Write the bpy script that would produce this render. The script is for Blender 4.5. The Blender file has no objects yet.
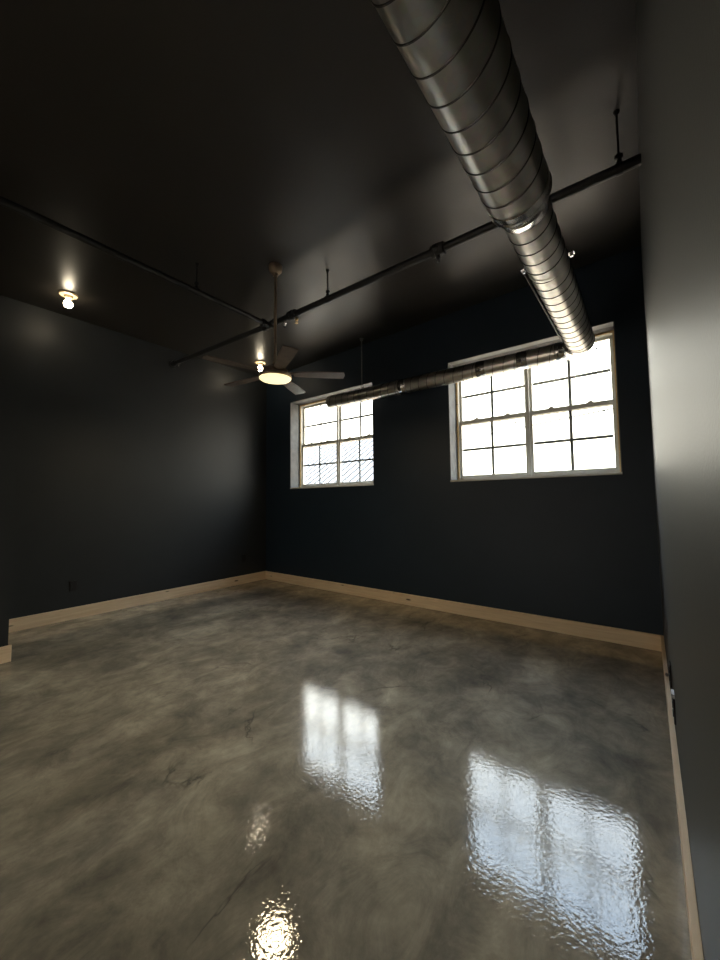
import bpy, bmesh, math, random
from mathutils import Vector, Matrix, Euler

S = bpy.context.scene
COL = S.collection
R = math.radians
PI = math.pi

# ---------------------------------------------------------------- camera
cam_data = bpy.data.cameras.new('camera')
cam = bpy.data.objects.new('camera', cam_data)
COL.objects.link(cam)
cam_data.sensor_fit = 'VERTICAL'
cam_data.sensor_height = 36.0
cam_data.sensor_width = 27.0
cam_data.lens = 372.014 / 960.0 * 36.0
cam_data.clip_start = 0.005
cam_data.clip_end = 300
M = Matrix.Rotation(0.6553, 4, 'Z') @ Matrix.Rotation(PI / 2 + 0.0594, 4, 'X') @ Matrix.Rotation(-0.0110, 4, 'Z')
cam.matrix_world = Matrix.Translation((0, 0, 1.3)) @ M
S.camera = cam

# ---------------------------------------------------------------- view and sky
S.view_settings.view_transform = 'Standard'
S.view_settings.look = 'None'
S.view_settings.gamma = 1.0
S.view_settings.use_curve_mapping = False
S.view_settings.exposure = 0.0

W = bpy.data.worlds.new('sky')
S.world = W
W.use_nodes = True
wn = W.node_tree
wn.nodes.clear()
wo = wn.nodes.new('ShaderNodeOutputWorld')
wb = wn.nodes.new('ShaderNodeBackground')
tc = wn.nodes.new('ShaderNodeTexCoord')
sep = wn.nodes.new('ShaderNodeSeparateXYZ')
ramp = wn.nodes.new('ShaderNodeValToRGB')
wn.links.new(tc.outputs['Generated'], sep.inputs[0])
wn.links.new(sep.outputs['Z'], ramp.inputs[0])
els = ramp.color_ramp.elements
els[0].position = 0.0
els[0].color = (0.50, 0.458, 0.392, 1)
els[1].position = 1.0
els[1].color = (0.28, 0.42, 0.75, 1)
e = els.new(0.28); e.color = (0.50, 0.470, 0.416, 1)
e = els.new(0.46); e.color = (1.0, 0.985, 0.95, 1)
e = els.new(0.66); e.color = (0.66, 0.80, 1.0, 1)
wn.links.new(ramp.outputs[0], wb.inputs['Color'])
wb.inputs['Strength'].default_value = 13.0
wn.links.new(wb.outputs[0], wo.inputs['Surface'])

sun_d = bpy.data.lights.new('sun', 'SUN')
sun_d.energy = 22.0
sun_d.angle = R(0.6)
sun_d.color = (1.0, 0.93, 0.82)
sun = bpy.data.objects.new('sun', sun_d)
COL.objects.link(sun)
sun.rotation_euler = (R(44), 0, R(-68))      # high off to the left, lights the ground outside
sun.location = (0, -5, 12)

# ---------------------------------------------------------------- dimensions
D = 4.153                       # back wall plane
XL, XR = -5.2656, 0.0627        # left and right wall planes
YR = -3.0                       # wall behind the camera
DW = 4.46                       # outer face of the back wall
ZS, ZH = 1.527, 2.973           # window opening
WIN = [(-4.643, -2.954), (-1.838, -0.165)]
def zc(x): return 3.60 + 0.018 * x


# ---------------------------------------------------------------- node helpers
def mat(name):
    m = bpy.data.materials.new(name)
    m.use_nodes = True
    nt = m.node_tree
    b = nt.nodes.get('Principled BSDF')
    return m, nt, b

def simple(name, col, rough=0.5, metal=0.0, spec=0.5, noise=0.0, nscale=20.0, bump=0.0, bscale=80.0):
    m, nt, b = mat(name)
    b.inputs['Roughness'].default_value = rough
    b.inputs['Metallic'].default_value = metal
    b.inputs['Specular IOR Level'].default_value = spec
    t = nt.nodes.new('ShaderNodeTexCoord')
    n = nt.nodes.new('ShaderNodeTexNoise')
    n.inputs['Scale'].default_value = nscale
    n.inputs['Detail'].default_value = 4
    nt.links.new(t.outputs['Object'], n.inputs['Vector'])
    r = nt.nodes.new('ShaderNodeValToRGB')
    r.color_ramp.elements[0].position = 0.3
    r.color_ramp.elements[1].position = 0.7
    r.color_ramp.elements[0].color = tuple(max(0, c * (1 - noise)) for c in col) + (1,)
    r.color_ramp.elements[1].color = tuple(min(1, c * (1 + noise)) for c in col) + (1,)
    nt.links.new(n.outputs['Fac'], r.inputs[0])
    nt.links.new(r.outputs[0], b.inputs['Base Color'])
    if bump > 0:
        n2 = nt.nodes.new('ShaderNodeTexNoise')
        n2.inputs['Scale'].default_value = bscale
        n2.inputs['Detail'].default_value = 3
        nt.links.new(t.outputs['Object'], n2.inputs['Vector'])
        bp = nt.nodes.new('ShaderNodeBump')
        bp.inputs['Strength'].default_value = bump
        bp.inputs['Distance'].default_value = 0.002
        nt.links.new(n2.outputs['Fac'], bp.inputs['Height'])
        nt.links.new(bp.outputs[0], b.inputs['Normal'])
    return m

def emissive(name, col, strength):
    m, nt, b = mat(name)
    b.inputs['Base Color'].default_value = (0.8, 0.8, 0.8, 1)
    b.inputs['Emission Color'].default_value = col + (1,)
    b.inputs['Emission Strength'].default_value = strength
    return m

def floor_material():
    m, nt, b = mat('sealed_concrete')
    N, L = nt.nodes.new, nt.links.new
    t = N('ShaderNodeTexCoord')
    mp = N('ShaderNodeMapping')
    mp.inputs['Rotation'].default_value = (0, 0, R(35))
    mp.inputs['Scale'].default_value = (1.0, 0.66, 1.0)
    L(t.outputs['Object'], mp.inputs['Vector'])
    # large clouding
    n1 = N('ShaderNodeTexNoise'); n1.inputs['Scale'].default_value = 1.3
    n1.inputs['Detail'].default_value = 9; n1.inputs['Roughness'].default_value = 0.62
    n1.inputs['Distortion'].default_value = 0.45
    L(mp.outputs[0], n1.inputs['Vector'])
    r1 = N('ShaderNodeValToRGB')
    es = r1.color_ramp.elements
    es[0].position = 0.30; es[0].color = (0.168, 0.148, 0.109, 1)
    es[1].position = 0.72; es[1].color = (0.51, 0.45, 0.335, 1)
    x = es.new(0.50); x.color = (0.308, 0.271, 0.201, 1)
    L(n1.outputs['Fac'], r1.inputs[0])
    # trowel streaks
    n2 = N('ShaderNodeTexNoise'); n2.inputs['Scale'].default_value = 5.0
    n2.inputs['Detail'].default_value = 10; n2.inputs['Roughness'].default_value = 0.76
    n2.inputs['Distortion'].default_value = 0.9
    L(mp.outputs[0], n2.inputs['Vector'])
    r2 = N('ShaderNodeValToRGB')
    r2.color_ramp.elements[0].position = 0.32; r2.color_ramp.elements[0].color = (0.46, 0.46, 0.47, 1)
    r2.color_ramp.elements[1].position = 0.68; r2.color_ramp.elements[1].color = (1.38, 1.36, 1.32, 1)
    L(n2.outputs['Fac'], r2.inputs[0])
    mx = N('ShaderNodeMix'); mx.data_type = 'RGBA'; mx.blend_type = 'MULTIPLY'
    mx.inputs['Factor'].default_value = 0.75
    L(r1.outputs[0], mx.inputs['A']); L(r2.outputs[0], mx.inputs['B'])
    n5 = N('ShaderNodeTexNoise'); n5.inputs['Scale'].default_value = 2.6
    n5.inputs['Detail'].default_value = 8; n5.inputs['Roughness'].default_value = 0.68
    m5 = N('ShaderNodeMapping'); m5.inputs['Location'].default_value = (5.0, 2.0, 0.0)
    L(t.outputs['Object'], m5.inputs['Vector']); L(m5.outputs[0], n5.inputs['Vector'])
    r5 = N('ShaderNodeValToRGB')
    r5.color_ramp.elements[0].position = 0.36; r5.color_ramp.elements[0].color = (0.58, 0.58, 0.60, 1)
    r5.color_ramp.elements[1].position = 0.64; r5.color_ramp.elements[1].color = (1.30, 1.28, 1.24, 1)
    L(n5.outputs['Fac'], r5.inputs[0])
    mx5 = N('ShaderNodeMix'); mx5.data_type = 'RGBA'; mx5.blend_type = 'MULTIPLY'; mx5.inputs['Factor'].default_value = 0.8
    L(mx.outputs['Result'], mx5.inputs['A']); L(r5.outputs[0], mx5.inputs['B'])
    # thin wandering trowel cracks
    n3 = N('ShaderNodeTexNoise'); n3.inputs['Scale'].default_value = 0.9
    n3.inputs['Detail'].default_value = 7; n3.inputs['Roughness'].default_value = 0.55
    n3.inputs['Distortion'].default_value = 0.6
    m3 = N('ShaderNodeMapping'); m3.inputs['Location'].default_value = (3.7, 1.9, 0.6)
    m3.inputs['Rotation'].default_value = (0, 0, R(20)); m3.inputs['Scale'].default_value = (1.0, 0.55, 1.0)
    L(t.outputs['Object'], m3.inputs['Vector']); L(m3.outputs[0], n3.inputs['Vector'])
    s = N('ShaderNodeMath'); s.operation = 'SUBTRACT'; s.inputs[1].default_value = 0.5
    L(n3.outputs['Fac'], s.inputs[0])
    a = N('ShaderNodeMath'); a.operation = 'ABSOLUTE'; L(s.outputs[0], a.inputs[0])
    r3 = N('ShaderNodeValToRGB')
    r3.color_ramp.elements[0].position = 0.0; r3.color_ramp.elements[0].color = (1, 1, 1, 1)
    r3.color_ramp.elements[1].position = 0.006; r3.color_ramp.elements[1].color = (0, 0, 0, 1)
    L(a.outputs[0], r3.inputs[0])
    n4 = N('ShaderNodeTexNoise'); n4.inputs['Scale'].default_value = 2.3
    L(t.outputs['Object'], n4.inputs['Vector'])
    r4 = N('ShaderNodeValToRGB')
    r4.color_ramp.elements[0].position = 0.50; r4.color_ramp.elements[0].color = (0, 0, 0, 1)
    r4.color_ramp.elements[1].position = 0.62; r4.color_ramp.elements[1].color = (0.75, 0.75, 0.75, 1)
    L(n4.outputs['Fac'], r4.inputs[0])
    mm = N('ShaderNodeMath'); mm.operation = 'MULTIPLY'
    L(r3.outputs[0], mm.inputs[0]); L(r4.outputs[0], mm.inputs[1])
    mx2 = N('ShaderNodeMix'); mx2.data_type = 'RGBA'
    L(mm.outputs[0], mx2.inputs['Factor']); L(mx5.outputs['Result'], mx2.inputs['A'])
    mx2.inputs['B'].default_value = (0.075, 0.066, 0.052, 1)
    L(mx2.outputs['Result'], b.inputs['Base Color'])
    b.inputs['Roughness'].default_value = 0.55
    b.inputs['Specular IOR Level'].default_value = 0.1
    # clear epoxy coat with an orange-peel surface
    b.inputs['Coat Weight'].default_value = 1.0
    b.inputs['Coat Roughness'].default_value = 0.02
    b.inputs['Coat IOR'].default_value = 1.5
    f1 = N('ShaderNodeTexNoise'); f1.inputs['Scale'].default_value = 62; f1.inputs['Detail'].default_value = 2
    f2 = N('ShaderNodeTexNoise'); f2.inputs['Scale'].default_value = 14; f2.inputs['Detail'].default_value = 2
    L(t.outputs['Object'], f1.inputs['Vector']); L(t.outputs['Object'], f2.inputs['Vector'])
    b1 = N('ShaderNodeBump'); b1.inputs['Strength'].default_value = 1.0; b1.inputs['Distance'].default_value = 0.00052
    b2 = N('ShaderNodeBump'); b2.inputs['Strength'].default_value = 1.0; b2.inputs['Distance'].default_value = 0.0002
    L(f1.outputs['Fac'], b1.inputs['Height']); L(f2.outputs['Fac'], b2.inputs['Height'])
    L(b1.outputs[0], b2.inputs['Normal'])
    L(b2.outputs[0], b.inputs['Coat Normal'])
    return m

def wood_material(name, c0, c1, knot):
    m, nt, b = mat(name)
    N, L = nt.nodes.new, nt.links.new
    t = N('ShaderNodeTexCoord')
    mp = N('ShaderNodeMapping'); mp.inputs['Scale'].default_value = (0.9, 14, 14)
    L(t.outputs['Object'], mp.inputs['Vector'])
    n = N('ShaderNodeTexNoise'); n.inputs['Scale'].default_value = 3; n.inputs['Detail'].default_value = 6
    n.inputs['Distortion'].default_value = 0.8
    L(mp.outputs[0], n.inputs['Vector'])
    r = N('ShaderNodeValToRGB')
    r.color_ramp.elements[0].position = 0.3; r.color_ramp.elements[0].color = c0 + (1,)
    r.color_ramp.elements[1].position = 0.7; r.color_ramp.elements[1].color = c1 + (1,)
    L(n.outputs['Fac'], r.inputs[0])
    mk = N('ShaderNodeMapping'); mk.inputs['Scale'].default_value = (3.6, 13.0, 13.0)
    L(t.outputs['Object'], mk.inputs['Vector'])
    v = N('ShaderNodeTexVoronoi'); v.inputs['Scale'].default_value = 1.0
    L(mk.outputs[0], v.inputs['Vector'])
    rk = N('ShaderNodeValToRGB')
    rk.color_ramp.elements[0].position = 0.09; rk.color_ramp.elements[0].color = (0.9, 0.9, 0.9, 1)
    rk.color_ramp.elements[1].position = 0.16; rk.color_ramp.elements[1].color = (0, 0, 0, 1)
    L(v.outputs['Distance'], rk.inputs[0])
    mx = N('ShaderNodeMix'); mx.data_type = 'RGBA'
    L(rk.outputs[0], mx.inputs['Factor']); L(r.outputs[0], mx.inputs['A'])
    mx.inputs['B'].default_value = knot + (1,)
    L(mx.outputs['Result'], b.inputs['Base Color'])
    b.inputs['Roughness'].default_value = 0.55
    return m

def galvanised(name, col=(0.62, 0.62, 0.60), rough=0.28):
    m, nt, b = mat(name)
    N, L = nt.nodes.new, nt.links.new
    t = N('ShaderNodeTexCoord')
    v = N('ShaderNodeTexVoronoi'); v.inputs['Scale'].default_value = 45
    L(t.outputs['Object'], v.inputs['Vector'])
    n = N('ShaderNodeTexNoise'); n.inputs['Scale'].default_value = 7; n.inputs['Detail'].default_value = 5
    L(t.outputs['Object'], n.inputs['Vector'])
    r = N('ShaderNodeValToRGB')
    r.color_ramp.elements[0].position = 0.3; r.color_ramp.elements[0].color = tuple(c * 0.82 for c in col) + (1,)
    r.color_ramp.elements[1].position = 0.7; r.color_ramp.elements[1].color = tuple(c * 1.1 for c in col) + (1,)
    L(n.outputs['Fac'], r.inputs[0])
    mx = N('ShaderNodeMix'); mx.data_type = 'RGBA'; mx.blend_type = 'MULTIPLY'; mx.inputs['Factor'].default_value = 0.10
    L(r.outputs[0], mx.inputs['A']); L(v.outputs['Color'], mx.inputs['B'])
    L(mx.outputs['Result'], b.inputs['Base Color'])
    b.inputs['Metallic'].default_value = 1.0
    mr = N('ShaderNodeMapRange')
    mr.inputs['To Min'].default_value = rough - 0.07; mr.inputs['To Max'].default_value = rough + 0.09
    L(n.outputs['Fac'], mr.inputs['Value']); L(mr.outputs[0], b.inputs['Roughness'])
    n2 = N('ShaderNodeTexNoise'); n2.inputs['Scale'].default_value = 9; n2.inputs['Detail'].default_value = 1
    L(t.outputs['Object'], n2.inputs['Vector'])
    bp = N('ShaderNodeBump'); bp.inputs['Strength'].default_value = 0.15; bp.inputs['Distance'].default_value = 0.002
    L(n2.outputs['Fac'], bp.inputs['Height']); L(bp.outputs[0], b.inputs['Normal'])
    return m

def glass_material():
    m = bpy.data.materials.new('clear_window_glass')
    m.use_nodes = True
    nt = m.node_tree
    nt.nodes.clear()
    N, L = nt.nodes.new, nt.links.new
    o = N('ShaderNodeOutputMaterial'); mix = N('ShaderNodeMixShader')
    tr = N('ShaderNodeBsdfTransparent'); tr.inputs['Color'].default_value = (0.95, 0.97, 0.96, 1)
    gl = N('ShaderNodeBsdfGlossy'); gl.inputs['Roughness'].default_value = 0.01
    lw = N('ShaderNodeLayerWeight'); lw.inputs['Blend'].default_value = 0.5
    pw = N('ShaderNodeMath'); pw.operation = 'POWER'; pw.inputs[1].default_value = 5.0
    fr = N('ShaderNodeMath'); fr.operation = 'MULTIPLY_ADD'; fr.inputs[1].default_value = 0.92; fr.inputs[2].default_value = 0.04
    L(lw.outputs['Facing'], pw.inputs[0]); L(pw.outputs[0], fr.inputs[0])
    L(fr.outputs[0], mix.inputs[0]); L(tr.outputs[0], mix.inputs[1]); L(gl.outputs[0], mix.inputs[2])
    L(mix.outputs[0], o.inputs['Surface'])
    return m

MT = {}
MT['floor'] = floor_material()
MT['wall'] = simple('black_satin_paint', (0.0230, 0.0262, 0.0285), rough=0.45, spec=0.38, noise=0.06, nscale=3, bump=0.25, bscale=180)
MT['navy'] = simple('navy_black_paint', (0.0135, 0.0240, 0.0370), rough=0.50, spec=0.32, noise=0.06, nscale=3, bump=0.25, bscale=180)
MT['sheen'] = simple('black_semigloss_paint', (0.0300, 0.0305, 0.0285), rough=0.50, spec=1.0, noise=0.06, nscale=3, bump=0.25, bscale=180)
MT['ceiling'] = simple('black_satin_ceiling_paint', (0.0220, 0.0195, 0.0165), rough=0.36, spec=0.5, noise=0.10, nscale=2.0, bump=0.30, bscale=90)
MT['wood'] = wood_material('raw_pine', (0.72, 0.53, 0.33), (0.85, 0.67, 0.45), (0.06, 0.035, 0.02))
MT['buck'] = wood_material('window_pine', (0.62, 0.42, 0.19), (0.76, 0.55, 0.28), (0.34, 0.20, 0.09))
MT['return'] = simple('grey_primed_board', (0.115, 0.115, 0.112), rough=0.7, noise=0.22, nscale=9)
MT['vinyl'] = simple('white_vinyl', (0.62, 0.60, 0.53), rough=0.4, noise=0.04)
MT['grille'] = simple('grille_between_glass', (0.30, 0.30, 0.29), rough=0.5, noise=0.03)
MT['glass'] = glass_material()
MT['gap_shade'] = simple('painted_gap_shade', (0.03, 0.028, 0.025), rough=0.8)  # near-black colour stands for the shade between return and jamb
MT['duct'] = galvanised('galvanised_spiral_duct', (0.48, 0.462, 0.42), 0.34)
MT['seam'] = galvanised('galvanised_lock_seam', (0.10, 0.095, 0.088), 0.45)
MT['fit'] = galvanised('galvanised_fitting', (0.70, 0.69, 0.66), 0.20)
MT['duct2'] = galvanised('dull_galvanised_branch', (0.60, 0.57, 0.52), 0.33)
MT['pipe'] = simple('black_painted_steel', (0.009, 0.010, 0.011), rough=0.50, noise=0.1, nscale=30)
MT['zinc'] = simple('zinc_rod', (0.30, 0.30, 0.30), rough=0.45, metal=0.6, noise=0.15, nscale=60)
MT['rod'] = simple('dark_threaded_rod', (0.03, 0.03, 0.032), rough=0.45, metal=0.6, noise=0.15, nscale=60)
MT['chrome'] = simple('bright_chrome', (0.75, 0.74, 0.72), rough=0.15, metal=1.0, noise=0.03)
MT['brass'] = simple('brass_sprinkler', (0.55, 0.38, 0.18), rough=0.3, metal=1.0, noise=0.08)
MT['fan_metal'] = simple('brushed_bronze', (0.33, 0.255, 0.18), rough=0.42, metal=0.75, noise=0.08, nscale=40)
MT['blade'] = simple('taupe_wood_blade', (0.14, 0.108, 0.088), rough=0.45, noise=0.18, nscale=14)
MT['lens'] = emissive('warm_lit_diffuser', (1.0, 0.85, 0.44), 1.35)
MT['bulb'] = emissive('warm_lit_bulb', (1.0, 0.86, 0.62), 45.0)
MT['porcelain'] = simple('cream_lampholder', (0.62, 0.48, 0.30), rough=0.35, noise=0.05)
MT['black_plastic'] = simple('black_plastic', (0.006, 0.006, 0.007), rough=0.4, noise=0.05)
MT['steel_tab'] = simple('pale_steel_tab', (0.55, 0.54, 0.52), rough=0.4, metal=0.7, noise=0.05)
MT['ground'] = simple('pale_gravel', (0.52, 0.40, 0.28), rough=0.9, noise=0.18, nscale=1.2)
MT['roof'] = simple('pale_metal_roof', (0.16, 0.157, 0.15), rough=0.5, noise=0.05, nscale=1.0)
MT['rib'] = simple('dark_roof_rib', (0.045, 0.045, 0.043), rough=0.6, noise=0.05)
MT['siding'] = simple('pale_siding', (0.55, 0.53, 0.49), rough=0.7, noise=0.05)
MT['dark_line'] = simple('black_line', (0.02, 0.02, 0.02), rough=0.6)
MT['sticker'] = simple('dark_sticker', (0.03, 0.03, 0.04), rough=0.6)

# ---------------------------------------------------------------- mesh helpers
def box(bm, lo, hi):
    x0, y0, z0 = lo; x1, y1, z1 = hi
    v = [bm.verts.new(p) for p in ((x0,y0,z0),(x1,y0,z0),(x1,y1,z0),(x0,y1,z0),(x0,y0,z1),(x1,y0,z1),(x1,y1,z1),(x0,y1,z1))]
    for f in ((3,2,1,0),(4,5,6,7),(0,1,5,4),(1,2,6,5),(2,3,7,6),(3,0,4,7)):
        bm.faces.new([v[i] for i in f])

def frame_of(d):
    d = Vector(d).normalized()
    up = Vector((0, 0, 1)) if abs(d.z) < 0.9 else Vector((1, 0, 0))
    a = d.cross(up).normalized()
    return a, a.cross(d).normalized()

def tube(bm, pts, r, seg=20, cap=True):
    """Swept round tube along pts; r is a number or one radius per point."""
    pts = [Vector(p) for p in pts]
    rs = r if isinstance(r, (list, tuple)) else [r] * len(pts)
    rings = []
    a, b = frame_of(pts[1] - pts[0])
    for i, p in enumerate(pts):
        t = (pts[min(i + 1, len(pts) - 1)] - pts[max(i - 1, 0)]).normalized()
        a = (a - t * a.dot(t)).normalized()
        b = t.cross(a).normalized()
        rings.append([bm.verts.new(p + (a * math.cos(2*PI*k/seg) + b * math.sin(2*PI*k/seg)) * rs[i]) for k in range(seg)])
    for i in range(len(rings) - 1):
        for k in range(seg):
            bm.faces.new((rings[i][k], rings[i][(k+1) % seg], rings[i+1][(k+1) % seg], rings[i+1][k]))
    if cap:
        bm.faces.new(rings[0][::-1]); bm.faces.new(rings[-1])

def lathe(bm, prof, centre=(0, 0, 0), seg=40, rot=None):
    """prof: list of (radius, height) from one end to the other, about +Z."""
    c = Vector(centre)
    rot = rot or Matrix.Identity(3)
    rings = []
    for rad, z in prof:
        if rad < 1e-6:
            rings.append([bm.verts.new(c + rot @ Vector((0, 0, z)))])
        else:
            rings.append([bm.verts.new(c + rot @ Vector((rad*math.cos(2*PI*k/seg), rad*math.sin(2*PI*k/seg), z))) for k in range(seg)])
    for A, B in zip(rings, rings[1:]):
        for k in range(seg):
            a0, a1 = A[k % len(A)], A[(k+1) % len(A)]
            b0, b1 = B[k % len(B)], B[(k+1) % len(B)]
            vs = []
            for q in (a0, a1, b1, b0):
                if q not in vs: vs.append(q)
            if len(vs) > 2: bm.faces.new(vs)

def obj(name, bm, m, parent=None, smooth=False, bevel=0.0, loc=None):
    bmesh.ops.recalc_face_normals(bm, faces=bm.faces)
    me = bpy.data.meshes.new(name)
    bm.to_mesh(me); bm.free()
    me.materials.append(m)
    if smooth:
        for p in me.polygons: p.use_smooth = True
        me.set_sharp_from_angle(angle=R(35))
    o = bpy.data.objects.new(name, me)
    COL.objects.link(o)
    if parent is not None: o.parent = parent
    if loc is not None: o.location = loc
    if bevel:
        md = o.modifiers.new('bevel', 'BEVEL'); md.width = bevel; md.segments = 2
        md.limit_method = 'ANGLE'
    return o

def thing(name, label=None, cat=None, loc=(0, 0, 0), group=None, kind=None):
    o = bpy.data.objects.new(name, None)
    o.empty_display_size = 0.1
    COL.objects.link(o)
    o.location = loc
    return tag(o, label, cat, group, kind)

def tag(o, label=None, cat=None, group=None, kind=None):
    if label: o['label'] = label
    if cat: o['category'] = cat
    if group: o['group'] = group
    if kind: o['kind'] = kind
    return o

def struct(name, bm, m, label=None, cat=None, **k):
    return tag(obj(name, bm, m, **k), label, cat, None, 'structure')

def dup(root, loc, label):
    r = root.copy(); COL.objects.link(r); r.location = loc; r['label'] = label
    for ch in list(root.children):
        c = ch.copy(); COL.objects.link(c); c.parent = r
        for g in ch.children:
            d = g.copy(); COL.objects.link(d); d.parent = c
    return r

# ================================================================ the room
bm = bmesh.new(); box(bm, (XL - 0.3, YR - 0.3, -0.12), (XR + 0.3, DW, 0.0))
struct('floor', bm, MT['floor'], 'polished mottled grey brown concrete floor with glossy clear coat', 'floor')

bm = bmesh.new()
x0, x1, y0, y1 = XL - 0.3, XR + 0.3, YR - 0.3, DW
vs = [bm.verts.new(p) for p in ((x0,y0,zc(x0)),(x1,y0,zc(x1)),(x1,y1,zc(x1)),(x0,y1,zc(x0)),
                                (x0,y0,zc(x0)+.2),(x1,y0,zc(x1)+.2),(x1,y1,zc(x1)+.2),(x0,y1,zc(x0)+.2))]
for f in ((3,2,1,0),(4,5,6,7),(0,1,5,4),(1,2,6,5),(2,3,7,6),(3,0,4,7)): bm.faces.new([vs[i] for i in f])
struct('ceiling', bm, MT['ceiling'], 'black painted satin ceiling', 'ceiling')

def top_box(bm, xa, xb, ya, yb, za):
    """wall piece whose top follows the ceiling"""
    v = [bm.verts.new(p) for p in ((xa,ya,za),(xb,ya,za),(xb,yb,za),(xa,yb,za),(xa,ya,zc(xa)),(xb,ya,zc(xb)),(xb,yb,zc(xb)),(xa,yb,zc(xa)))]
    for f in ((3,2,1,0),(4,5,6,7),(0,1,5,4),(1,2,6,5),(2,3,7,6),(3,0,4,7)): bm.faces.new([v[i] for i in f])

bm = bmesh.new()
xs = [XL, WIN[0][0], WIN[0][1], WIN[1][0], WIN[1][1], XR]
for i in range(5):
    if i in (1, 3):
        box(bm, (xs[i], D, 0), (xs[i+1], DW, ZS)); top_box(bm, xs[i], xs[i+1], D, DW, ZH)
    else:
        top_box(bm, xs[i], xs[i+1], D, DW, 0)
struct('wall_back', bm, MT['navy'], 'blue black painted wall with two windows', 'wall')
bm = bmesh.new(); top_box(bm, XL - 0.3, XL, YR - 0.3, DW, 0)
struct('wall_left', bm, MT['wall'], 'blue black painted wall left of the windows', 'wall')
bm = bmesh.new(); top_box(bm, XR, XR + 0.3, YR - 0.3, DW, 0)
struct('wall_right', bm, MT['sheen'], 'dark painted wall close along the right edge catching window sheen', 'wall')
bm = bmesh.new()
OX0, OX1, OZ = -2.55, -1.65, 2.10          # unseen opening added behind the viewer for fill daylight on the back wall
top_box(bm, XL, OX0, YR - 0.3, YR, 0); top_box(bm, OX1, XR, YR - 0.3, YR, 0); top_box(bm, OX0, OX1, YR - 0.3, YR, OZ)
struct('wall_rear', bm, MT['wall'], 'dark painted wall with an added daylight opening behind the viewer', 'wall')
XP, YP = -4.30, 0.725
bm = bmesh.new(); box(bm, (XL, YR, 0), (XP, YP, 2.36))
struct('wall_partition', bm, MT['wall'], 'low dark boxed-out wall at the left edge', 'wall')

# baseboards: local X runs along the board so the grain follows it
def baseboard(name, length, loc, rz, label):
    bm = bmesh.new(); box(bm, (0, 0, 0), (length, 0.02, 0.134))
    o = struct(name, bm, MT['wood'], label, 'baseboard', bevel=0.002)
    o.location = loc; o.rotation_euler = (0, 0, rz)
    return o
baseboard('baseboard_back', XR - XL, (XL, D - 0.02, 0), 0, 'raw pine baseboard with small knots under the windows')
baseboard('baseboard_left', D - 0.02 - YP, (XL + 0.02, YP, 0), PI/2, 'raw pine baseboard along the left wall')
baseboard('baseboard_right', D - 0.02 - YR, (XR, YR, 0), PI/2, 'pale pine baseboard along the right wall')
baseboard('baseboard_partition', YP + 0.02 - YR, (XP + 0.02, YR, 0), PI/2, 'short piece of pine baseboard at the left edge')

# ---------------------------------------------------------------- windows
def ring(bm, x0, x1, z0, z1, w, ya, yb, wb=None, wt=None):
    wb = w if wb is None else wb
    wt = w if wt is None else wt
    box(bm, (x0, ya, z0), (x0 + w, yb, z1)); box(bm, (x1 - w, ya, z0), (x1, yb, z1))
    box(bm, (x0 + w, ya, z1 - wt), (x1 - w, yb, z1)); box(bm, (x0 + w, ya, z0), (x1 - w, yb, z0 + wb))

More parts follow.
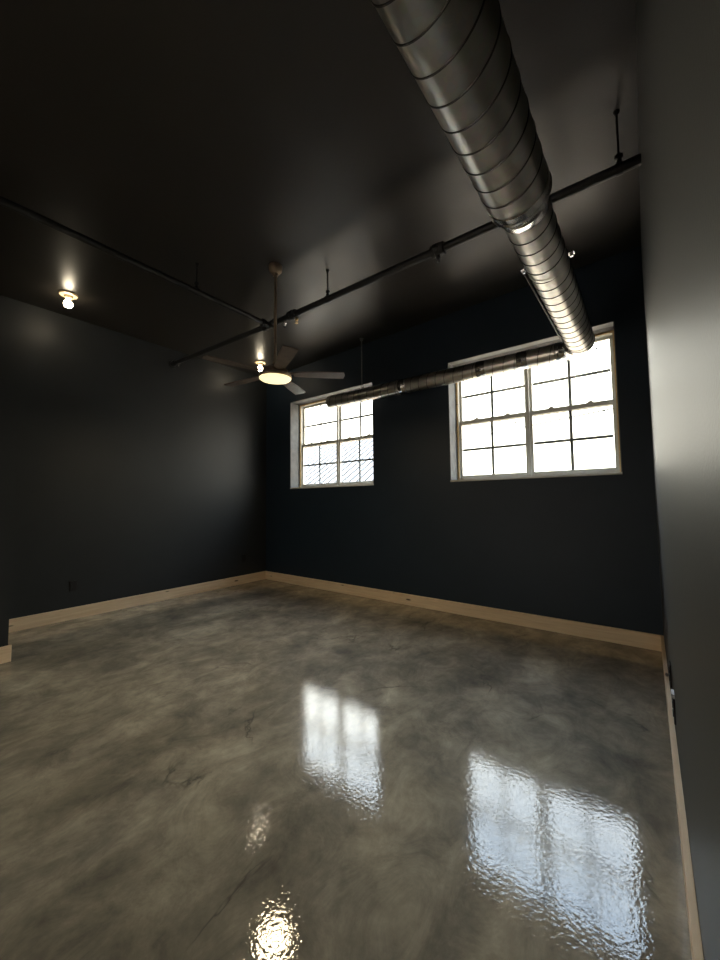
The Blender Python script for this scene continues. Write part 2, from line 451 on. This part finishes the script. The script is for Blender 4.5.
def window(name, x0, x1, label, stickers):
    t = thing(name, label, 'window', (x0, D, ZS), None, 'structure')
    w = x1 - x0; h = ZH - ZS
    ya = 0.205                      # start of the wood buck, behind the wall face
    bm = bmesh.new()
    box(bm, (0, 0.001, 0.022), (0.008, ya - 0.030, h)); box(bm, (w - 0.008, 0.001, 0.022), (w, ya - 0.030, h))
    box(bm, (0.008, 0.001, h - 0.008), (w - 0.008, 0.105, h))
    obj('drywall_return', bm, MT['return'], t)
    bm = bmesh.new(); box(bm, (0.008, 0.105, h - 0.010), (w - 0.008, ya, h))
    box(bm, (0, ya - 0.030, 0.022), (0.010, ya, h)); box(bm, (w - 0.010, ya - 0.030, 0.022), (w, ya, h))
    obj('gap_shade_board', bm, MT['gap_shade'], t)  # dark boards, shade of the gap put into their colour
    bm = bmesh.new(); box(bm, (0, -0.006, 0), (w, ya, 0.020))
    obj('window_sill', bm, MT['vinyl'], t, bevel=0.002)
    bm = bmesh.new(); ring(bm, 0, w, 0, h, 0.028, ya, 0.30, 0.024)
    obj('wood_jamb', bm, MT['buck'], t)
    bm = bmesh.new(); ring(bm, 0.028, w - 0.028, 0.024, h - 0.028, 0.006, ya + 0.012, 0.30, 0.012)
    obj('window_frame', bm, MT['vinyl'], t)
    xm = w / 2; zm = 2.262 - ZS
    bm = bmesh.new(); box(bm, (xm - 0.014, ya + 0.012, 0.034), (xm + 0.014, 0.30, h - 0.034))
    obj('mullion', bm, MT['vinyl'], t, bevel=0.002)
    for k, (a, b) in enumerate(((0.034, xm - 0.014), (xm + 0.014, w - 0.034))):
        for nm, za, zb, yy, wb in (('lower_sash', 0.034, zm + 0.024, ya + 0.030, 0.050), ('upper_sash', zm - 0.030, h - 0.034, ya + 0.062, 0.048)):
            bm = bmesh.new(); ring(bm, a, b, za, zb, 0.026, yy, yy + 0.028, wb, 0.048 if nm == 'lower_sash' else 0.030)
            s = obj(nm, bm, MT['vinyl'], t, bevel=0.002)
            zt = zb - (0.048 if nm == 'lower_sash' else 0.030)
            bm = bmesh.new(); box(bm, (a + 0.028, yy + 0.012, za + wb - 0.002), (b - 0.028, yy + 0.016, zt + 0.002))
            obj('glass_pane', bm, MT['glass'], s)
            bm = bmesh.new()
            cx = (a + b) / 2; cz = (za + wb + zt) / 2
            box(bm, (cx - 0.0150, yy + 0.0165, za + wb), (cx + 0.0150, yy + 0.021, zt))
            box(bm, (a + 0.030, yy + 0.0165, cz - 0.0150), (cx - 0.0150, yy + 0.021, cz + 0.0150))
            box(bm, (cx + 0.0150, yy + 0.0165, cz - 0.0150), (b - 0.030, yy + 0.021, cz + 0.0150))
            obj('grille', bm, MT['grille'], s)
            if nm == 'lower_sash':
                for q in (0.27, 0.73):
                    bm = bmesh.new(); lx = a + (b - a) * q
                    box(bm, (lx - 0.026, yy + 0.002, zb), (lx + 0.026, yy + 0.026, zb + 0.010))
                    lathe(bm, [(0.0, 0.0), (0.011, 0.0), (0.011, 0.010), (0.0, 0.012)], (lx, yy + 0.014, zb + 0.010), 12)
                    box(bm, (lx - 0.005, yy - 0.006, zb + 0.010), (lx + 0.022, yy + 0.006, zb + 0.016))
                    obj('sash_lock', bm, MT['vinyl'], s)
            for (sx, sz, sk, sn) in stickers:
                if sk == k and sn == nm:
                    bm = bmesh.new(); lx = sx - x0; lz = sz - ZS
                    lathe(bm, [(0.0, -0.002), (0.011, -0.002), (0.011, 0.002), (0.0, 0.002)], (lx, yy + 0.010, lz), 16, Matrix.Rotation(PI/2, 3, 'X'))
                    obj('glass_sticker', bm, MT['sticker'], s)
    return t
window('window_1', WIN[0][0], WIN[0][1], 'smaller-looking left window, end of the thin duct crossing its top', [(-3.93, 2.185, 0, 'lower_sash')])
window('window_2', WIN[1][0], WIN[1][1], 'right window with white sky outside, below the big duct', [(-0.335, 2.84, 1, 'upper_sash'), (-1.138, 2.185, 0, 'lower_sash'), (-0.295, 2.185, 1, 'lower_sash')])

# ---------------------------------------------------------------- outside
bm = bmesh.new(); box(bm, (-60, DW + 0.02, -2.2), (60, 90, -2.0)); box(bm, (-60, -90, -0.4), (60, YR - 0.32, -0.15))
struct('ground', bm, MT['ground'], 'pale sunlit ground outside the windows', 'ground')

t = thing('neighbouring_building', 'neighbouring low building with pale ribbed metal roof outside the left window', 'building', (-10.0, 8.5, -2.0))
bm = bmesh.new(); box(bm, (-7, 0.3, 0), (3.8, 3.85, 3.70)); obj('wall', bm, MT['siding'], t)
pitch = math.tan(R(31)); run = 3.95
def slope_quad(bm, xa, xb, lift, th):
    z0 = 3.62; ys = (0, run); v = []
    for dz in (lift, lift + th):
        v += [bm.verts.new(p) for p in ((xa, ys[0], z0+dz), (xb, ys[0], z0+dz), (xb, ys[1], z0+dz+run*pitch), (xa, ys[1], z0+dz+run*pitch))]
    for f in ((0,1,2,3),(7,6,5,4),(0,4,5,1),(1,5,6,2),(2,6,7,3),(3,7,4,0)): bm.faces.new([v[i] for i in f])
bm = bmesh.new(); slope_quad(bm, -7.3, 4.0, 0, 0.06)
rf = obj('roof', bm, MT['roof'], t)
bm = bmesh.new()
k = -7.2
while k < 3.95:
    slope_quad(bm, k, k + 0.045, 0.061, 0.03); k += 0.30
obj('roof_ribs', bm, MT['rib'], rf)
bm = bmesh.new(); box(bm, (-7, 3.86, 0), (3.8, 3.94, 3.62 + run * pitch - 0.02)); obj('back_wall', bm, MT['siding'], t)

bm = bmesh.new()
pts = []
for i in range(31):
    u = i / 30; x = -20 + 30 * u
    pts.append((x, 19.0, 4.612 + (x + 7.69) * 0.0864 + 0.14 * ((u - 0.5)**2 * 4 - 0.25)))
tube(bm, pts, 0.03, 8)
tag(obj('power_line', bm, MT['dark_line'], smooth=True), 'thin dark overhead wire sloping across the sky outside the right window', 'wire')

# ================================================================ ducts
DX, DZ, R1, R2 = -0.4148, 2.7366, 0.1365, 0.1114
Y1, Y2 = 1.79, 3.80
duct = thing('spiral_duct', 'large galvanised spiral duct running overhead towards the right window', 'duct', (DX, 0, DZ))

def cyl_y(bm, ya, yb, rad, seg=72, cap=False, n=1):
    tube(bm, [(0, ya + (yb - ya) * i / n, 0) for i in range(n + 1)], rad, seg, cap)
def helix(bm, ya, yb, rad, pitch, phase, hgt=0.003, wid=0.008, axis='y', nseg=64):
    total = (yb - ya) / pitch
    n = int(total * nseg)
    prev = None
    for i in range(n + 1):
        y = ya + (yb - ya) * i / n
        th = phase - 2 * PI * (y - ya) / pitch
        def P(rr, dy):
            a, b = math.cos(th) * rr, math.sin(th) * rr
            return (a, y + dy, b) if axis == 'y' else (y + dy, a, b)
        ringv = [bm.verts.new(P(*q)) for q in ((rad - 0.001, -wid/2), (rad + hgt, -wid/4), (rad + hgt, wid/4), (rad - 0.001, wid/2))]
        if prev:
            for k in range(3): bm.faces.new((prev[k], prev[k+1], ringv[k+1], ringv[k]))
        prev = ringv

bm = bmesh.new(); cyl_y(bm, YR, Y1 - 0.02, R1); obj('large_duct_run', bm, MT['duct'], duct, True)
bm = bmesh.new(); helix(bm, YR + 0.01, Y1 - 0.06, R1, 0.110, R(201.4) + 2 * PI * (1.006 - YR - 0.01) / 0.110); obj('lock_seam', bm, MT['seam'], duct, True)
# reducer with beaded collars
bm = bmesh.new()
prof = [(R1, -0.05), (R1 + 0.004, -0.046), (R1 + 0.004, -0.030), (R1 + 0.001, -0.026), (R1 + 0.001, 0.0), (R1 + 0.006, 0.004), (R1 + 0.006, 0.012), (R1, 0.018),
        (R2 + 0.006, 0.050), (R2 + 0.003, 0.056), (R2 + 0.007, 0.062), (R2 + 0.007, 0.070), (R2 + 0.003, 0.076), (R2 + 0.003, 0.110), (R2, 0.114)]
lathe(bm, prof, (0, Y1, 0), 72, Matrix.Rotation(-PI/2, 3, 'X'))
obj('reducer', bm, MT['fit'], duct, True)
bm = bmesh.new(); cyl_y(bm, Y1 + 0.08, Y2 + 0.06, R2); obj('small_duct_run', bm, MT['duct'], duct, True)
bm = bmesh.new(); helix(bm, Y1 + 0.12, Y2 + 0.03, R2, 0.110, R(201.4) + 2 * PI * (2.572 - Y1 - 0.12) / 0.110); obj('lock_seam', bm, MT['seam'], duct, True)
bm = bmesh.new()
lathe(bm, [(R2, 0.0), (R2 + 0.005, 0.004), (R2 + 0.005, 0.016), (R2 + 0.001, 0.02), (R2 + 0.004, 0.03), (R2 + 0.004, 0.05), (R2 - 0.01, 0.062), (0.0, 0.066)],
      (0, Y2 + 0.015, 0), 72, Matrix.Rotation(-PI/2, 3, 'X'))
obj('end_cap', bm, MT['fit'], duct, True)

# thin branch duct along the back wall
BY, BR = 3.985, 0.088
def bz(x): return 2.727 - (x + 0.55) * 0.010
XB0, XB1 = -3.60, -0.60
branch = thing('branch_duct', 'thin galvanised branch duct running along the wall across both window tops', 'duct', (0, BY, 0))
bm = bmesh.new()
tube(bm, [(XB0, 0, bz(XB0)), (XB1 + 0.02, 0, bz(XB1))], BR, 48)
obj('duct_run', bm, MT['duct2'], branch, True)
bm = bmesh.new(); helix(bm, XB0 + 0.01, XB1 - 0.05, BR, 0.110, 0.3, 0.0025, 0.007, 'x', 48)
for v in bm.verts: v.co.z += bz(v.co.x)
obj('lock_seam', bm, MT['seam'], branch, True)
for xj in (-2.35, -1.362, -0.938):
    bm = bmesh.new()
    tube(bm, [(xj - 0.05, 0, bz(xj)), (xj - 0.045, 0, bz(xj)), (xj - 0.01, 0, bz(xj)), (xj, 0, bz(xj)), (xj + 0.01, 0, bz(xj)), (xj + 0.045, 0, bz(xj)), (xj + 0.05, 0, bz(xj))],
         [BR + 0.001, BR + 0.003, BR + 0.003, BR + 0.007, BR + 0.003, BR + 0.003, BR + 0.001], 48)
    obj('coupling', bm, MT['fit'], branch, True)
# elbow that carries the branch into the side of the big duct
bm = bmesh.new()
pts = [(XB1 - 0.04, 0, bz(XB1)), (XB1 - 0.03, 0, bz(XB1)), (XB1 - 0.012, 0, bz(XB1)), (XB1, 0, bz(XB1))]
rr = [BR + 0.002, BR + 0.008, BR + 0.008, BR + 0.004]
cxe, cye = XB1, -0.13
pts2, rr2 = [], []
for i in range(1, 7):
    a = i / 6 * R(70)
    pts2.append((XB1 + 0.15 * math.sin(a), -0.15 + 0.15 * math.cos(a), bz(XB1)))
    rr2.append(BR + 0.004 + (0.004 if i % 2 == 0 else 0.0))
tube(bm, pts + pts2, rr + rr2, 48)
obj('elbow', bm, MT['fit'], branch, True)

# ---------------------------------------------------------------- hangers of the ducts
st = thing('duct_hanger_strap', 'galvanised ring strap with bright bolts around the narrower end of the large duct', 'hanger', (DX, 2.42, DZ))
bm = bmesh.new()
tube(bm, [(0, -0.012, 0), (0, 0.012, 0)], R2 + 0.0035, 64, False); obj('ring_strap', bm, MT['duct'], st, True)
for sx in (-1, 1):
    bm = bmesh.new(); box(bm, (sx * (R2 + 0.004) - 0.003, -0.018, 0.0), (sx * (R2 + 0.004) + sx * 0.030, 0.018, 0.005))
    lug = obj('strap_lug', bm, MT['fit'], st)
    bm = bmesh.new(); lathe(bm, [(0, -0.018), (0.010, -0.018), (0.010, -0.002), (0.006, -0.002), (0.006, 0.02), (0, 0.02)], (sx * (R2 + 0.020), 0, 0.0), 6)
    obj('bolt', bm, MT['chrome'], lug)
bm = bmesh.new(); tube(bm, [(-0.005, 0, R2 + 0.003), (-0.22, 0, zc(DX - 0.22) - DZ - 0.002)], 0.005, 8)
obj('threaded_rod', bm, MT['rod'], st, True)
bm = bmesh.new()
tube(bm, [(DX - R2 - 0.022, 2.44, DZ - 0.006), (DX - R2 - 0.014, 2.55, DZ - 0.030), (DX - R2 - 0.010, 3.0, DZ - 0.030), (DX - R2 - 0.010, 3.6, DZ - 0.025), (DX - R2 - 0.010, 3.75, DZ - 0.01)], 0.006, 8)
tag(obj('dark_line', bm, MT['dark_line'], smooth=True), 'thin dark line running along the left side of the large duct', 'dark_line')  # thin dark tube drawn as the dark line at the duct's left edge

hx = -3.01
hg = thing('duct_hanger_rod', 'single thin rod holding up the thin branch duct above the left window', 'hanger', (hx, BY, bz(hx)))
bm = bmesh.new(); tube(bm, [(-0.012, 0, 0), (0.012, 0, 0)], BR + 0.003, 48, False); obj('ring_strap', bm, MT['zinc'], hg, True)
bm = bmesh.new()
tube(bm, [(-0.035, 0, BR), (-0.012, 0, BR + 0.045), (0, 0, BR + 0.055), (0.012, 0, BR + 0.045), (0.035, 0, BR)], 0.006, 8)
obj('yoke', bm, MT['zinc'], hg, True)
bm = bmesh.new(); tube(bm, [(0, 0, BR + 0.05), (0, 0, zc(hx) - bz(hx) - 0.02)], 0.009, 10); obj('threaded_rod', bm, MT['zinc'], hg, True)
bm = bmesh.new(); lathe(bm, [(0, -0.03), (0.02, -0.03), (0.022, -0.004), (0.03, -0.001), (0, -0.001)], (0, 0, zc(hx) - bz(hx)), 16)
obj('ceiling_flange', bm, MT['zinc'], hg, True)

# ================================================================ sprinkler pipe
PY, PR = 2.59, 0.030
def pz(x): return 3.240 - (x) * 0.010
pipe = thing('sprinkler_pipe', 'black sprinkler pipe with a branch crossing the room under the ceiling', 'pipe', (0, PY, 0))
XT = -3.24
bm = bmesh.new()
tube(bm, [(XL + 0.005, -0.09, pz(XL)), (-3.24, 0, pz(XT)), (XR - 0.001, 0, pz(XR))], PR, 24)
obj('main_pipe', bm, MT['pipe'], pipe, True)
bm = bmesh.new(); tube(bm, [(XT, 0, pz(XT)), (XT + 0.05, YR - PY + 0.002, pz(XT))], PR * 0.9, 24); obj('branch_pipe', bm, MT['pipe'], pipe, True)
bm = bmesh.new()
tube(bm, [(XT - 0.10, 0, pz(XT)), (XT - 0.09, 0, pz(XT)), (XT - 0.055, 0, pz(XT)), (XT - 0.05, 0, pz(XT)), (XT + 0.05, 0, pz(XT)), (XT + 0.055, 0, pz(XT)), (XT + 0.09, 0, pz(XT)), (XT + 0.10, 0, pz(XT))],
     [.034, .042, .042, .036, .036, .042, .042, .034], 24)
tube(bm, [(XT, 0, pz(XT)), (XT, -0.06, pz(XT)), (XT, -0.065, pz(XT)), (XT, -0.10, pz(XT)), (XT, -0.105, pz(XT))], [.034, .034, .041, .041, .032], 24)
obj('tee_fitting', bm, MT['pipe'], pipe, True)
for xj in (-2.86, -1.20):
    bm = bmesh.new(); z = pz(xj)
    tube(bm, [(xj - .055, 0, z), (xj - .05, 0, z), (xj - .02, 0, z), (xj - .015, 0, z), (xj + .015, 0, z), (xj + .02, 0, z), (xj + .05, 0, z), (xj + .055, 0, z)],
         [.033, .046, .046, .050, .050, .046, .046, .033], 24)
    box(bm, (xj - 0.02, -0.065, z - 0.012), (xj + 0.02, -0.040, z + 0.012)); box(bm, (xj - 0.02, 0.040, z - 0.012), (xj + 0.02, 0.065, z + 0.012))
    obj('grooved_coupling', bm, MT['pipe'], pipe, True)
bm = bmesh.new(); tube(bm, [(XL + 0.001, -0.09, pz(XL)), (XL + 0.012, -0.09, pz(XL)), (XL + 0.014, -0.09, pz(XL)), (XL + 0.09, -0.09, pz(XL)), (XL + 0.095, -0.09, pz(XL))], [.060, .058, .042, .040, .030], 24)
obj('wall_flange', bm, MT['pipe'], pipe, True)
def sprinkler(x, y, z, m):
    bm = bmesh.new()
    lathe(bm, [(0, 0.0), (0.014, 0.0), (0.014, -0.018), (0.019, -0.02), (0.019, -0.03), (0.010, -0.034), (0.007, -0.04), (0, -0.04)], (x, y, z), 12)
    for s in (-1, 1): tube(bm, [(x + s*0.009, y, z - 0.03), (x + s*0.014, y, z - 0.045), (x + s*0.004, y, z - 0.062)], 0.0025, 6)
    hd = obj('sprinkler_head', bm, m, pipe, True)
    bm = bmesh.new(); lathe(bm, [(0, -0.062), (0.017, -0.063), (0.017, -0.065), (0, -0.066)], (x, y, z), 16)
    obj('deflector', bm, m, hd, True)
sprinkler(-2.98, 0, pz(-2.98) - PR + 0.004, MT['chrome'])
sprinkler(-2.80, 0, pz(-2.8) - PR - 0.012, MT['brass'])
sprinkler(XL + 0.17, -0.085, pz(XL) - PR + 0.004, MT['chrome'])
sprinkler(-1.20, 0, pz(-1.2) - PR - 0.010, MT['pipe'])

def pipe_hanger(x, y, z, label):
    top = zc(x) - z - 0.001
    h = thing('pipe_hanger', label, 'hanger', (x, y, z), 'rod hangers of the sprinkler pipe')
    bm = bmesh.new(); a = Vector((1, 0, 0)) if abs(y - PY) < 0.2 else Vector((0, 1, 0))
    tube(bm, [tuple(a * -0.016), tuple(a * 0.016)], PR + 0.004, 24, False); obj('clevis_ring', bm, MT['rod'], h, True)
    bm = bmesh.new(); lathe(bm, [(0, PR), (0.014, PR), (0.016, PR + 0.012), (0.010, PR + 0.03), (0.022, PR + 0.036), (0.022, PR + 0.052), (0.008, PR + 0.056), (0, PR + 0.056)], (0, 0, 0), 12)
    obj('swivel_nut', bm, MT['rod'], h, True)
    bm = bmesh.new(); tube(bm, [(0, 0, PR + 0.05), (0, 0, top - 0.006)], 0.006, 10); obj('threaded_rod', bm, MT['rod'], h, True)
    bm = bmesh.new(); lathe(bm, [(0, -0.022), (0.010, -0.022), (0.018, -0.004), (0.018, 0), (0, 0)], (0, 0, top), 12); obj('ceiling_anchor', bm, MT['rod'], h, True)
    return h
pipe_hanger(-0.04, PY, pz(-0.04), 'short dark rod hanger on the sprinkler pipe nearest the right wall')
pipe_hanger(-2.36, PY, pz(-2.36), 'dark rod hanger on the sprinkler pipe just right of the fan rod')
pipe_hanger(XT + 0.008, 1.74, pz(XT), 'dim rod hanger on the branch pipe left of the fan')

# ================================================================ ceiling fan
FX, FY = -2.70, 2.23
FZ = zc(FX)
fan = thing('ceiling_fan', 'five blade ceiling fan with lit round light on a long downrod', 'ceiling fan', (FX, FY, FZ))
def fz(z): return z - FZ
bm = bmesh.new(); lathe(bm, [(0, 0.0), (0.062, 0.0), (0.064, -0.006), (0.060, -0.05), (0.045, -0.07), (0.026, -0.078), (0.024, -0.10), (0, -0.10)], (0, 0, 0.0), 40)
obj('canopy', bm, MT['fan_metal'], fan, True)
bm = bmesh.new(); tube(bm, [(0, 0, -0.09), (0, 0, fz(2.60))], 0.0135, 16); obj('downrod', bm, MT['fan_metal'], fan, True)
bm = bmesh.new()
lathe(bm, [(0, fz(2.62)), (0.022, fz(2.62)), (0.024, fz(2.59)), (0.040, fz(2.575)), (0.085, fz(2.56)), (0.115, fz(2.54)), (0.122, fz(2.51)), (0.150, fz(2.488)), (0.152, fz(2.470)), (0.148, fz(2.462)), (0, fz(2.462))], (0, 0, 0), 56)
obj('motor_housing', bm, MT['fan_metal'], fan, True)
bm = bmesh.new()
lathe(bm, [(0, fz(2.465)), (0.146, fz(2.465)), (0.146, fz(2.458)), (0.135, fz(2.449)), (0.10, fz(2.443)), (0.05, fz(2.440)), (0, fz(2.439))], (0, 0, 0), 56)
obj('light_diffuser', bm, MT['lens'], fan, True)
lp = bpy.data.lights.new('fan_light', 'AREA'); lp.shape = 'DISK'; lp.size = 0.27
lp.energy = 14.0; lp.color = (1.0, 0.80, 0.50)
lo = bpy.data.objects.new('fan_light', lp); COL.objects.link(lo); lo.parent = fan; lo.location = (0, 0, fz(2.436))

BL = 0.64; tilt = R(-7)
bm = bmesh.new()
outl = []
for i in range(13):
    u = i / 12; x = 0.17 + (BL - 0.17) * u
    wd = 0.042 + 0.020 * math.sin(min(1, u * 1.3) * PI / 2)
    outl.append((x, wd))
top = [bm.verts.new((x, w, 0.004)) for x, w in outl] + [bm.verts.new((BL + 0.010, 0.0, 0.004))] + [bm.verts.new((x, -w, 0.004)) for x, w in outl[::-1]]
bot = [bm.verts.new((v.co.x, v.co.y, -0.004)) for v in top]
bm.faces.new(top); bm.faces.new(bot[::-1])
for i in range(len(top)):
    j = (i + 1) % len(top); bm.faces.new((top[i], top[j], bot[j], bot[i]))
blade0 = obj('blade', bm, MT['blade'], fan)
bm = bmesh.new()
box(bm, (0.09, -0.018, 0.005), (0.24, 0.018, 0.012))
iron0 = obj('blade_bracket', bm, MT['fan_metal'], blade0)
for k in range(5):
    b = blade0 if k == 0 else blade0.copy()
    if k:
        COL.objects.link(b); b.parent = fan
        c = iron0.copy(); COL.objects.link(c); c.parent = b
    b.location = (0, 0, fz(2.505))
    b.rotation_euler = Euler((tilt, 0, R(-29 + 72 * k)), 'XYZ')

# ================================================================ bulb fixtures
def bulb_light(x, y, label):
    t = thing('ceiling_light', label, 'ceiling light', (x, y, zc(x)), 'bare bulb lampholders on the ceiling')
    bm = bmesh.new(); lathe(bm, [(0, 0), (0.080, 0), (0.083, -0.006), (0.076, -0.016), (0.040, -0.022), (0.032, -0.045), (0.022, -0.052), (0, -0.052)], (0, 0, 0), 36)
    obj('lampholder', bm, MT['porcelain'], t, True)
    bm = bmesh.new()
    pr = [(0, -0.050), (0.013, -0.050), (0.014, -0.066)]
    for i in range(11):
        a = R(60) - i / 10 * R(150)
        pr.append((0.040 * math.cos(a), -0.106 + 0.040 * math.sin(a)))
    lathe(bm, pr, (0, 0, 0), 28)
    obj('bulb', bm, MT['bulb'], t, True)
    return t
c0 = bulb_light(-4.72, 1.148, 'bare lit bulb on a round ceiling base near the left wall')
dup(c0, (-4.72, 3.60, zc(-4.72)), 'bare lit bulb in the far corner, seen just above the fan light')

# ================================================================ outlets
def outlet(loc, rz, label):
    t = thing('wall_outlet', label, 'outlet', loc, 'black wall outlets above the baseboards')
    t.rotation_euler = (0, 0, rz)
    bm = bmesh.new(); box(bm, (-0.036, -0.007, -0.058), (0.036, 0.0, 0.058)); obj('cover_plate', bm, MT['black_plastic'], t, bevel=0.002)
    for s in (-1, 1):
        bm = bmesh.new(); lathe(bm, [(0, 0), (0.0165, 0), (0.0165, 0.003), (0, 0.003)], (0, -0.007, s * 0.02), 20, Matrix.Rotation(PI/2, 3, 'X'))
        obj('receptacle', bm, MT['black_plastic'], t, True)
    return t
outlet((XL, 1.42, 0.375), -PI/2 + PI, 'black outlet on the left wall nearer the viewer')
outlet((XL, 3.71, 0.405), -PI/2 + PI, 'black outlet on the left wall by the far corner')
for y, z, lb in ((2.36, 0.30, 'black outlet with pale metal top on the right wall, nearer one'), (2.64, 0.36, 'black outlet on the right wall closest to the back corner')):
    t = outlet((XR, y, z), -PI/2, lb)
    if z < 0.33:
        bm = bmesh.new(); box(bm, (-0.030, -0.012, 0.060), (0.030, 0.0, 0.078)); obj('metal_tab', bm, MT['steel_tab'], t)
